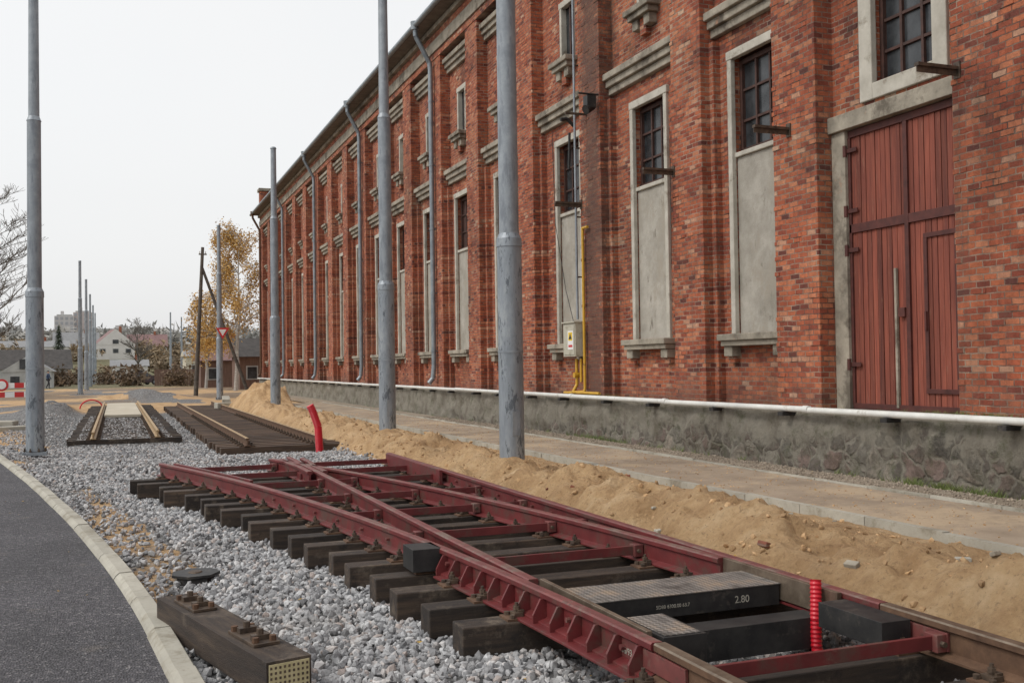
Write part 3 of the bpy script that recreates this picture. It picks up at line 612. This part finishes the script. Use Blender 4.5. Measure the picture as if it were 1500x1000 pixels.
for i in range(7): bp.box(-.42,.85,40+i*2.02,42+i*2.02,.03,.13,SLB)
bp.obj('concrete_track_slabs',None,.01)
# ------------------------------------------------------------ tram poles
def pole(x,y,z=0,h=9.9):
    e=empty('tram_pole'); b=B()
    b.cyl((0,0,0),(0,0,3.3),.185,.18,28,GALVP,False); b.cyl((0,0,3.3),(0,0,3.42),.19,.185,28,GALVP,True); b.cyl((0,0,3.42),(0,0,3.5),.185,.145,28,GALVP,False)
    b.cyl((0,0,3.5),(0,0,7.1),.145,.14,28,GALV,False); b.cyl((0,0,7.1),(0,0,7.2),.15,.112,28,GALV,True); b.cyl((0,0,7.2),(0,0,h-z),.112,.10,24,GALV,True)
    b.cyl((0,0,h-z),(0,0,h-z+.06),.12,.09,20,GALV,True)
    b.box(-.24,.24,-.24,.24,-.08,-.01,GALV)
    for a in range(8): 
        t=a*math.pi/4+.39; b.cyl((.22*math.cos(t),.22*math.sin(t),-.02),(.22*math.cos(t),.22*math.sin(t),.07),.014,.014,6,DKST); b.cyl((.22*math.cos(t),.22*math.sin(t),.0),(.22*math.cos(t),.22*math.sin(t),.03),.028,.028,6,DKST,smooth=False)
    b.box(-.06,.06,-.19,-.178,.55,.9,GALV)
    b.cyl((0,0,1.75),(0,0,1.78),.188,.188,28,GALV,True)
    o=b.obj('mast',e); e.location=(x,y,z); o.rotation_euler=(0,0,(x*7+y)%6.28) if False else (0,0,0); return e
for (x_,y_,z_) in ((5.39,14.0,.17),(-1.63,24.2,.04),(5.55,22.0,.12),(5.5,38.6,.18),(5.5,60.5,.05),(9.6,169,0),(7.3,155,0),(-2.5,82.8,0),(-2.5,99.6,0),(-2.6,119,0),(-2.7,139,0),(-2.8,158,0)):
    pole(x_,y_,z_)
def corr(name,pts,r):
    b=B(); P=[Vector(p) for p in pts]
    Q=[P[0]]
    for a,c in zip(P[:-1],P[1:]):
        k_=max(1,int((c-a).length/.012)); Q+=[a.lerp(c,(i+1)/k_) for i in range(k_)]
    for i,(a,c) in enumerate(zip(Q[:-1],Q[1:])): b.cyl(a,c,r*(1 if i%2 else .88),r*(1 if i%2==0 else .88)*1,12,REDT,True)
    b.obj(name)
corr('red_conduit_pipe',[(3.84,4.99,-.08),(3.82,5.0,.08),(3.825,5.01,.22),(3.845,5.03,.34),(3.86,5.05,.45)],.035)
corr('red_conduit_pipe',[(4.0,21.7,-.05),(3.97,21.7,.5),(3.85,21.7,.85),(3.8,21.7,.95)],.085)
corr('red_conduit_pipe',[(-1.1+.5*math.cos(t),52,-.05+.42*math.sin(t)) for t in np.linspace(0,math.pi,14)],.035)
b=B(); b.cyl((3.3,4.75,-.06),(3.3,4.75,.04),.10,.10,20,BLACK); b.cyl((3.3,4.75,.04),(3.3,4.75,.06),.085,.075,20,GALV); b.obj('drain_cap')
b=B(); b.cyl((.6,8.9,.0),(.6,8.9,.05),.17,.15,7,BLACK,smooth=False); b.cyl((.6,8.9,.05),(.6,8.9,.07),.20,.20,7,BLACK,smooth=False); b.cyl((.6,8.9,.07),(.6,8.9,.08),.06,.05,8,DKST); b.obj('manhole_cover',None,.004)
b=B(); b.box(4.55,4.9,46,52,.05,.42,KERB,rot=-.09); b.box(3.9,5.2,45.2,45.6,.05,.3,KERB,rot=.3); b.box(-3.4,-2.1,33.5,33.8,-.05,.14,KERB,rot=.5); b.box(-3.9,-3.0,36.2,36.8,-.05,.18,KERB,rot=-.2); b.obj('concrete_blocks',None,.03)
# rubble bits lying on the sand
b=B()
for _ in range(26):
    xx=random.uniform(4.7,6.5); yq=random.uniform(4.5,16); z=float(gh(xx,yq)); s_=random.uniform(.02,.06); b.box(xx-s_,xx+s_,yq-s_*.6,yq+s_*.6,z-.01,z+s_*.6,random.choice((KERB,BRICK,CONC)),rot=random.uniform(0,3),tilt=random.uniform(-.4,.4))
b.obj('rubble_pieces',None,.006)
# fallen leaves
n=420; vs=[];fs=[]
for _ in range(n):
    xx=random.uniform(-2,9.0); yq=random.uniform(3.5,30)
    zz=float(gh(xx,yq))+.035 if xx<6.6 else .206
    if xx<float(kerbx(yq))-.2: zz=.05
    a=random.uniform(0,6.28); s_=random.uniform(.010,.022); o=len(vs)
    for t in range(4): vs.append((xx+math.cos(a+t*1.57)*s_*(1 if t%2 else .6),yq+math.sin(a+t*1.57)*s_*(1 if t%2 else .6),zz+random.uniform(0,.012)))
    fs.append((o,o+1,o+2,o+3))
npmesh('fallen_leaves',vs,fs,[M('leaf_yellow',(.25,.14,.03),(.48,.32,.08),5,.8,0,10,0,island=.4)],4)
# ------------------------------------------------------------ trees
BARK=M('bark_dark',(.09,.08,.07),(.19,.17,.15),6,.9); BIRCH=M('birch_bark',(.20,.18,.16),(.55,.53,.49),4,.8,stretch=(1,1,6))
def tree(name,x,y,h,spread,bark,leafmat=None,nleaf=0,leaf=.1,droop=.3,seed=1,z0=0,depth=5,r0=.2,first=.25,start=None,rmin=.006):
    rd=random.Random(seed); e=empty(name); b=B(); tips=[]; start=depth-2 if start is None else start
    def br(p,d,ln,r,lv):
        segs=3; q=p
        for i in range(segs):
            d=(d+Vector((rd.gauss(0,.14),rd.gauss(0,.14),rd.gauss(0,.05)-(droop*.12 if lv>=3 else -.07)))).normalized()
            q2=q+d*ln/segs; b.cyl(q,q2,max(rmin,r*(1-i/segs*.35)),max(rmin,r*(1-(i+1)/segs*.35)),5 if r>.03 else 3,bark,False,False); q=q2
            if lv>=depth-2: tips.append((q.copy(),lv))
            if lv<depth:
                a=rd.uniform(0,6.28); side=Vector((math.cos(a),math.sin(a),.35)).normalized()
                br(q,(d*.7+side*spread*.8).normalized(),ln*rd.uniform(.5,.72),r*.5,lv+1)
        if lv<depth:
            for k_ in range(2):
                a=rd.uniform(0,6.28); side=Vector((math.cos(a),math.sin(a),.25))
                br(q,(d+side*spread*.6).normalized(),ln*rd.uniform(.55,.75),r*.6,lv+1)
    p=Vector((x,y,z0)); top=Vector((x+.1,y,z0+h*first)); b.cyl(p,top,r0*1.2,r0,10,bark,False)
    q=top; d=Vector((0,0,1)); n=7; step=h*(1-first)/n
    for i in range(n):
        d=(d+Vector((rd.gauss(0,.08),rd.gauss(0,.08),.3))).normalized(); q2=q+d*step*.93; r=r0*(1-i/n)*.9+.015
        b.cyl(q,q2,r,r0*(1-(i+1)/n)*.9+.01,8,bark,False); q=q2
        for k_ in range(3):
            a=rd.uniform(0,6.28); sd=Vector((math.cos(a)*spread,math.sin(a)*spread,.65)).normalized()
            br(q,sd,h*.17*(1-.5*i/n)*spread*1.3,r*.5,start)
    b.obj('trunk_and_limbs',e)
    if leafmat and tips:
        R=np.array([[t[0].x,t[0].y,t[0].z] for t in tips]); wgt=rng.random(len(R))**2; ii=rng.choice(len(R),nleaf,p=wgt/wgt.sum())
        C=R[ii]+rng.normal(size=(nleaf,3))*np.array([.2,.2,.28]); C[:,2]-=rng.random(nleaf)*droop
        a=rng.normal(size=(nleaf,3)); a/=np.linalg.norm(a,axis=1,keepdims=True); c=np.cross(a,rng.normal(size=(nleaf,3))); c/=np.linalg.norm(c,axis=1,keepdims=True)
        s_=leaf*rng.uniform(.5,1.2,(nleaf,1)); V=np.stack([C-a*s_,C-c*s_*.6,C+a*s_,C+c*s_*.6],1).reshape(-1,3)
        npmesh('leaves',V,np.arange(nleaf*4).reshape(-1,4),[leafmat],4,e)
    return e
LY=M('birch_leaf_gold',(.40,.23,.06),(.64,.42,.14),.8,.7,0,10,0,island=.4)
tree('birch_tree',8.7,82.4,13.0,.66,BIRCH,LY,17000,.09,1.1,3,depth=5,r0=.15,first=.14)
tree('birch_tree',7.6,97,8.5,.7,BIRCH,LY,4000,.11,.8,5,depth=5,r0=.12,first=.2)
tree('bare_tree',-9.2,78.5,12.8,1.05,BARK,None,0,.1,.1,11,depth=6,start=3,r0=.2,first=.2,rmin=.012)
tree('bare_tree',-12.0,95,11,1.0,BARK,None,0,.1,.1,12,depth=6,start=3,r0=.2,first=.2,rmin=.013)
tree('bare_tree',3.0,170,9,.9,BARK,None,0,.1,.2,14,depth=5,r0=.2,first=.2,rmin=.02)
def conifer(x,y,h,z0=0):
    e=empty('spruce_tree'); b=B(); b.cyl((x,y,z0),(x,y,z0+h),.15,.02,6,BARK); b.obj('trunk',e); n=2600
    t=rng.random(n)**.7; zz=z0+h*(1-t*.9); rr=h*.22*t*rng.uniform(.3,1,n)*(1+.25*np.sin(zz*6)); a=rng.uniform(0,6.28,n)
    C=np.stack([x+rr*np.cos(a),y+rr*np.sin(a),zz-.2*rr],-1); d=np.stack([np.cos(a),np.sin(a),-.4+0*a],-1)*.3; w=np.stack([-np.sin(a),np.cos(a),0*a],-1)*.1
    V=np.stack([C-w,C+w,C+d],1).reshape(-1,3); npmesh('needles',V,np.arange(n*3).reshape(-1,3),[M('spruce_green',(.03,.045,.025),(.07,.09,.05),2,.9,0,10,0,island=.3)],3,e)
conifer(-7.8,163,8.5); conifer(-11,170,7)
def mass(name,items,cols,leaf,nper):
    Vs=[]; 
    for (x_,y_,z_,rx,rz) in items:
        n=nper; u=rng.normal(size=(n,3)); u/=np.linalg.norm(u,axis=1,keepdims=True); rr=rng.random((n,1))**.4*(1+.35*np.sin(u[:,:1]*7+x_)*np.cos(u[:,2:]*6+y_))
        C=np.array([x_,y_,z_])+u*rr*np.array([rx,rx,rz]); a=rng.normal(size=(n,3))*leaf; c=rng.normal(size=(n,3))*leaf
        Vs.append(np.stack([C,C+a,C+c],1).reshape(-1,3))
    V=np.concatenate(Vs); npmesh(name,V,np.arange(len(V)).reshape(-1,3),[M(name+'_m',cols[0],cols[1],cols[2],.9,0,10,0,island=.3)],3)
it=[]
for i in range(90):
    yq=rng.uniform(420,700); xq=yq*rng.uniform(-.30,.16); it.append((xq,yq,float(gh(xq,yq))+2.5,rng.uniform(7,12),rng.uniform(4,7.5)))
mass('background_trees',it,((.27,.27,.26),(.37,.35,.32),.05),1.3,420)  # far trees greyed and lightened: distance haze put into the colour
it=[]
for i in range(44):
    yq=rng.uniform(185,330); xq=yq*rng.uniform(-.16,.10)
    if abs(xq+1)<6 and yq<300: continue
    it.append((xq,yq,float(gh(xq,yq))+2.0,rng.uniform(2,4),rng.uniform(2,4.0)))
mass('autumn_trees',it,((.16,.13,.10),(.36,.26,.15),.12),.45,600)
it=[(x_,y_,.7,1.6,1.3+.5*rng.random()) for x_,y_ in ((-9.8,128),(-7.5,130),(-6.2,126),(1.5,118),(-1.0,134),(-4.5,140),(6.0,112))]
mass('autumn_shrubs',it,((.09,.07,.05),(.23,.15,.09),.4),.22,700)
# ------------------------------------------------------------ background buildings
def house(name,x,y,z,w,d,h,rh,wm,rm,rot=0,ridge='x',nw=3,fl=1):
    e=empty(name); b=B(); b.box(-w/2,w/2,-d/2,d/2,-1,h,wm)
    if ridge=='x':
        vs=[(-w/2-.3,-d/2-.3,h),(w/2+.3,-d/2-.3,h),(w/2+.3,d/2+.3,h),(-w/2-.3,d/2+.3,h),(-w/2-.3,0,h+rh),(w/2+.3,0,h+rh)]
        b.obj('walls',e); r=B(); r.add(vs,[(0,1,5,4),(2,3,4,5),(0,3,2,1)],rm); r.add(vs,[(0,4,3),(1,2,5)],wm)
    else:
        vs=[(-w/2-.3,-d/2-.05,h),(w/2+.3,-d/2-.05,h),(w/2+.3,d/2+.3,h),(-w/2-.3,d/2+.3,h),(0,-d/2-.05,h+rh),(0,d/2+.3,h+rh)]
        b.obj('walls',e); r=B(); r.add(vs,[(0,4,5,3),(1,2,5,4),(0,3,2,1)],rm); r.add(vs,[(0,1,4),(2,3,5)],wm)
    r.box(w*.2-.3,w*.2+.3,-.3,.3,h+rh*.4,h+rh+.8,BRICK); r.obj('roof',e)
    g_=B()
    for f_ in range(fl):
        for i in range(nw):
            xx=-w/2+(i+.5)*w/nw; z_=h/fl*(f_+.5); g_.box(xx-w/nw*.24,xx+w/nw*.24,-d/2-.05,-d/2-.002,z_-.55,z_+.6,GREYW); g_.box(xx-w/nw*.19,xx+w/nw*.19,-d/2-.08,-d/2-.051,z_-.45,z_+.5,GLASS)
    if ridge!='x': g_.box(-.7,.7,-d/2-.12,-d/2-.06,h+.3,h+1.3,GLASS)
    g_.obj('windows',e); e.location=(x,y,z); e.rotation_euler=(0,0,rot)
CREAM=M('cream_render',(.48,.43,.32),(.58,.53,.42),1,.9); GREYW=M('grey_wall',(.34,.34,.33),(.48,.48,.46),1,.9); RROOF=M('maroon_roof',(.17,.10,.10),(.25,.15,.14),1,.8); GROOF=M('grey_roof',(.19,.19,.195),(.28,.28,.28),1,.8); BRWALL=M('brown_boards',(.10,.06,.045),(.20,.12,.09),2,.9,stretch=(5,5,.5))
WALLW=M('white_render',(.6,.58,.55),(.7,.68,.65),1,.9)
house('gable_house',-.8,277,5,9,9,3.0,4.0,WALLW,RROOF,.15,'y',3)
house('gable_house',8,300,5,10,8,3,3.5,GREYW,RROOF,0,'x',3)
house('gable_house',-10,300,5.3,11,8,3,3.8,CREAM,GROOF,0,'x',3)
house('bungalow',-11.2,143,0,11,7,2.0,2.5,GREYW,DARKR,.1,'x',4)
house('bungalow',-8.5,118,-.2,4.5,5,1.9,1.6,GREYW,GROOF,.0,'y',2)
house('garage',2.2,196,0,6,6,2.4,1.2,WALLW,GROOF,0,'x',2)
house('farmhouse',12.2,160,0,5.5,8,3.6,.9,CREAM,GROOF,0,'x',2)
house('wooden_house',9.6,103,0,4.5,7,2.5,1.9,BRWALL,RROOF,0,'x',2)
house('wooden_house',11.5,90,0,4,6,2.7,1.6,BRWALL,DARKR,0,'x',2)
house('warehouse_shed',-18,250,3,16,10,4,1.5,WALLW,GROOF,0,'x',5)
def block(name,x,y,z,w,d,h,fl,nw,m):
    e=empty(name); b=B(); b.box(-w/2,w/2,-d/2,d/2,-8,h,m); b.box(-w/2+1,w/2-1,-d/2+1,d/2-1,h,h+.8,GREYW); b.box(-w*.2,-w*.05,-2,2,h+.8,h+2.6,m); b.obj('walls',e); g_=B()
    for f_ in range(fl):
        for i in range(nw):
            xx=-w/2+(i+.5)*w/nw; z_=(f_+.5)*h/fl; g_.box(xx-w/nw*.28,xx+w/nw*.28,-d/2-.06,-d/2-.002,z_-.7,z_+.7,BLW)
    g_.obj('windows',e); e.location=(x,y,z)
BLW=M('block_windows',(.30,.31,.33),(.38,.38,.40),1,.5,0,10,0); BLM=M('block_panel',(.48,.46,.46),(.54,.52,.51),.3,.9,0,10,0); BLM2=M('block_panel_red',(.48,.41,.39),(.52,.46,.44),.3,.9,0,10,0)  # pale, desaturated block tones, with distance haze painted into panels and windows
block('apartment_block',-24,560,12,9,12,17,7,4,BLM); block('apartment_block',-15.5,563,12,9,12,19,8,4,BLM2); block('apartment_block',6,600,13,32,12,10.5,4,12,BLM)
b=B(); t=3.8
while t<9.2: b.box(t,t+.23,116,116.04,0,1.75,BRWALL); t+=.25
for q in np.arange(3.8,9.3,1.35): b.box(q,q+.08,116.05,116.15,0,1.8,DKST)
b.obj('wooden_fence')
b=B(); t=-3.5
while t<3: b.box(t,t+.5,150,150.05,0,1.3,GREYW); t+=.52
b.obj('panel_fence')
WPM=M('old_wood_pole',(.06,.05,.042),(.14,.12,.10),5,.9); b=B(); b.cyl((4.75,68.8,-.1),(5.25,68.8,9.6),.15,.1,10,WPM); b.cyl((8.1,68.6,-.1),(5.2,68.8,8.3),.12,.09,10,WPM)
b.box(5.0,5.5,68.72,68.8,9.1,9.18,WPM)
for q in (5.05,5.42): b.cyl((q,68.76,9.18),(q,68.76,9.34),.04,.03,8,WHITE)
b.obj('utility_pole')
b=B(); zc=3.85; yq=60.2
def tri(r,y,m):
    vs=[(5.65+r*math.cos(a),y,zc+r*math.sin(a)) for a in (-math.pi/2,math.pi/6,5*math.pi/6)]; vs+=[(v[0],v[1]+.012,v[2]) for v in vs]; b.add(vs,[(0,1,2),(5,4,3),(0,3,4,1),(1,4,5,2),(2,5,3,0)],m)
tri(.43,yq,SIGNR); tri(.24,yq-.012,WHITE); b.box(5.4,5.9,yq+.02,yq+.06,zc+.05,zc+.09,GALV); b.box(5.4,5.9,yq+.02,yq+.06,zc-.12,zc-.08,GALV); b.obj('yield_sign')
b=B(); 
for zz in (.95,.5):
    for i in range(6): b.box(-5.9+i*.42,-5.9+(i+1)*.42-.001,55.4,55.43,zz,zz+.25,SIGNR if i%2 else WHITE)
for q in (-5.7,-3.7): b.box(q,q+.06,55.44,55.5,0,1.25,GALV); b.box(q-.02,q+.08,55.1,55.8,0,.1,BLACK)
b.cyl((-5.2,55.36,1.1),(-5.2,55.39,1.1),.3,.3,20,SIGNR); b.cyl((-5.2,55.33,1.1),(-5.2,55.359,1.1),.2,.2,20,WHITE); b.obj('road_barrier')
car=empty('parked_car'); b=B(); CP=M('dark_car_paint',(.03,.012,.015),(.05,.02,.022),2,.3,0,10,0)
pr=[(-2.1,.3),(2.1,.3),(2.15,.65),(2.0,.85),(1.1,.95),(.5,1.4),(-1.0,1.43),(-1.8,.98),(-2.15,.9)]
n=len(pr); vs=[(p_[0],-.85,p_[1]) for p_ in pr]+[(p_[0],.85,p_[1]) for p_ in pr]
for k_ in (5,6): vs[k_]=(vs[k_][0],-.65,vs[k_][2]); vs[n+k_]=(vs[n+k_][0],.65,vs[n+k_][2])
b.add(vs,[tuple(range(n)),tuple(range(2*n-1,n-1,-1))]+[(k_,(k_+1)%n,n+(k_+1)%n,n+k_) for k_ in range(n)],CP)
o=b.obj('body',car,.06); b=B()
for xx in (-1.35,1.35):
    for yq in (-.82,.82): b.cyl((xx,yq-.1,.32),(xx,yq+.1,.32),.32,.32,18,BLACK); b.cyl((xx,yq-.11,.32),(xx,yq+.11,.32),.18,.18,12,GALV)
b.obj('wheels',car); b=B()
for sg in (-1,1): b.add([(-1.5,sg*.83,1.02),(.95,sg*.83,1.02),(.45,sg*.71,1.33),(-.95,sg*.71,1.35)],[(0,1,2,3)],GLASS)
b.obj('car_windows',car); car.location=(2.6,127.5,0); car.rotation_euler=(0,0,.5)
def person(x,y,rot):
    e=empty('pedestrian')
    J={'pel':(0,0,.95),'ch':(0,.02,1.3),'nk':(0,.02,1.48),'hd':(0,.0,1.56),'ht':(0,.0,1.72),'sl':(-.18,0,1.42),'el':(-.25,.06,1.14),'wl':(-.24,-.06,.92),'sr':(.18,0,1.42),'er':(.25,-.05,1.14),'wr':(.23,-.2,.95),
       'hl':(-.09,0,.9),'kl':(-.1,-.14,.5),'al':(-.1,-.12,.09),'tl':(-.1,-.3,.05),'hr':(.09,0,.9),'kr':(.1,.04,.5),'ar':(.1,.26,.12),'tr':(.1,.12,.04)}
    JK=M('blue_jacket',(.03,.05,.10),(.05,.08,.15),4,.8,0,10,0); TR=M('dark_trousers',(.02,.02,.025),(.035,.035,.04),4,.8,0,10,0); SKN=M('skin',(.42,.24,.17),(.5,.3,.22),4,.6,0,10,0)
    for nm,keys,ed,rad,mt,rt in (
      ('jacket',['pel','ch','nk','sl','el','wl','sr','er','wr'],[('pel','ch'),('ch','nk'),('ch','sl'),('sl','el'),('el','wl'),('ch','sr'),('sr','er'),('er','wr')],dict(pel=.17,ch=.18,nk=.07,sl=.08,el=.06,wl=.045,sr=.08,er=.06,wr=.045),JK,'pel'),
      ('trousers',['pel','hl','kl','al','tl','hr','kr','ar','tr'],[('pel','hl'),('hl','kl'),('kl','al'),('al','tl'),('pel','hr'),('hr','kr'),('kr','ar'),('ar','tr')],dict(pel=.15,hl=.1,kl=.075,al=.05,tl=.04,hr=.1,kr=.075,ar=.05,tr=.04),TR,'pel'),
      ('head',['nk','hd','ht'],[('nk','hd'),('hd','ht')],dict(nk=.055,hd=.09,ht=.085),SKN,'nk')):
        me=bpy.data.meshes.new(nm); me.from_pydata([J[k] for k in keys],[(keys.index(a),keys.index(c)) for a,c in ed],[]); o=bpy.data.objects.new(nm,me); S.collection.objects.link(o); o.parent=e
        o.modifiers.new('s','SKIN'); me.materials.append(mt)
        if len(me.skin_vertices)==0:
            bpy.context.view_layer.objects.active=o; o.select_set(True); bpy.ops.mesh.customdata_skin_add()
        for i,k in enumerate(keys): me.skin_vertices[0].data[i].radius=(rad[k],rad[k]*.8)
        me.skin_vertices[0].data[keys.index(rt)].use_root=True; o.modifiers.new('u','SUBSURF').levels=1
    hb=B(); hb.cyl((0,.02,1.68),(0,.03,1.78),.1,.07,12,TR); hb.obj('hair',e)
    e.location=(x,y,0.02); e.rotation_euler=(0,0,rot)
person(-6.2,109.6,1.2)
# ------------------------------------------------------------ world, sun, camera
w=bpy.data.worlds.new("World"); S.world=w; w.use_nodes=True; nt=w.node_tree; nt.nodes.clear()
out=nd(nt,'ShaderNodeOutputWorld'); sky=nd(nt,'ShaderNodeTexSky',sky_type='NISHITA'); sky.sun_disc=False
el,az=math.radians(48),math.radians(268)
sky.sun_elevation=el; sky.sun_rotation=az; sky.dust_density=4; sky.air_density=1.5
hs=nd(nt,'ShaderNodeHueSaturation'); hs.inputs['Saturation'].default_value=.2; L(nt,sky.outputs[0],hs.inputs['Color'])
b1=nd(nt,'ShaderNodeBackground'); b1.inputs[1].default_value=.05; L(nt,hs.outputs[0],b1.inputs[0])
b2_=nd(nt,'ShaderNodeBackground'); b2_.inputs[1].default_value=.74
tc=nd(nt,'ShaderNodeTexCoord'); cl=ramp(nt,noise(nt,tc.outputs['Generated'],1.6,4,.5),[(.3,(.95,.965,.985)),(.7,(1,1,1))]); L(nt,cl,b2_.inputs[0])
ad=nd(nt,'ShaderNodeAddShader'); L(nt,b1.outputs[0],ad.inputs[0]); L(nt,b2_.outputs[0],ad.inputs[1]); L(nt,ad.outputs[0],out.inputs[0])
sd=bpy.data.lights.new('sun','SUN'); sd.energy=1.2; sd.angle=math.radians(16); sd.color=(1,.96,.9); so=bpy.data.objects.new('sun',sd); S.collection.objects.link(so)
dirv=Vector((math.sin(az)*math.cos(el),math.cos(az)*math.cos(el),math.sin(el))); so.rotation_euler=dirv.to_track_quat('Z','Y').to_euler()
cam=bpy.data.cameras.new('camera'); co=bpy.data.objects.new('camera',cam); S.collection.objects.link(co); S.camera=co
cam.lens=36; cam.sensor_width=36; cam.clip_end=6000; cam.clip_start=.1
ph=math.atan(580/1500); pt=math.atan(33.5/1500); ro=.0145
f=Vector((math.sin(ph)*math.cos(pt),math.cos(ph)*math.cos(pt),math.sin(pt))); r=Vector((math.cos(ph),-math.sin(ph),0)); u=r.cross(f)
r2=r*math.cos(ro)-u*math.sin(ro); u2=u*math.cos(ro)+r*math.sin(ro)
co.matrix_world=Matrix(((r2.x,u2.x,-f.x,0),(r2.y,u2.y,-f.y,0),(r2.z,u2.z,-f.z,1.75),(0,0,0,1)))
S.view_settings.view_transform='Standard'; S.view_settings.look='None'; S.view_settings.exposure=0
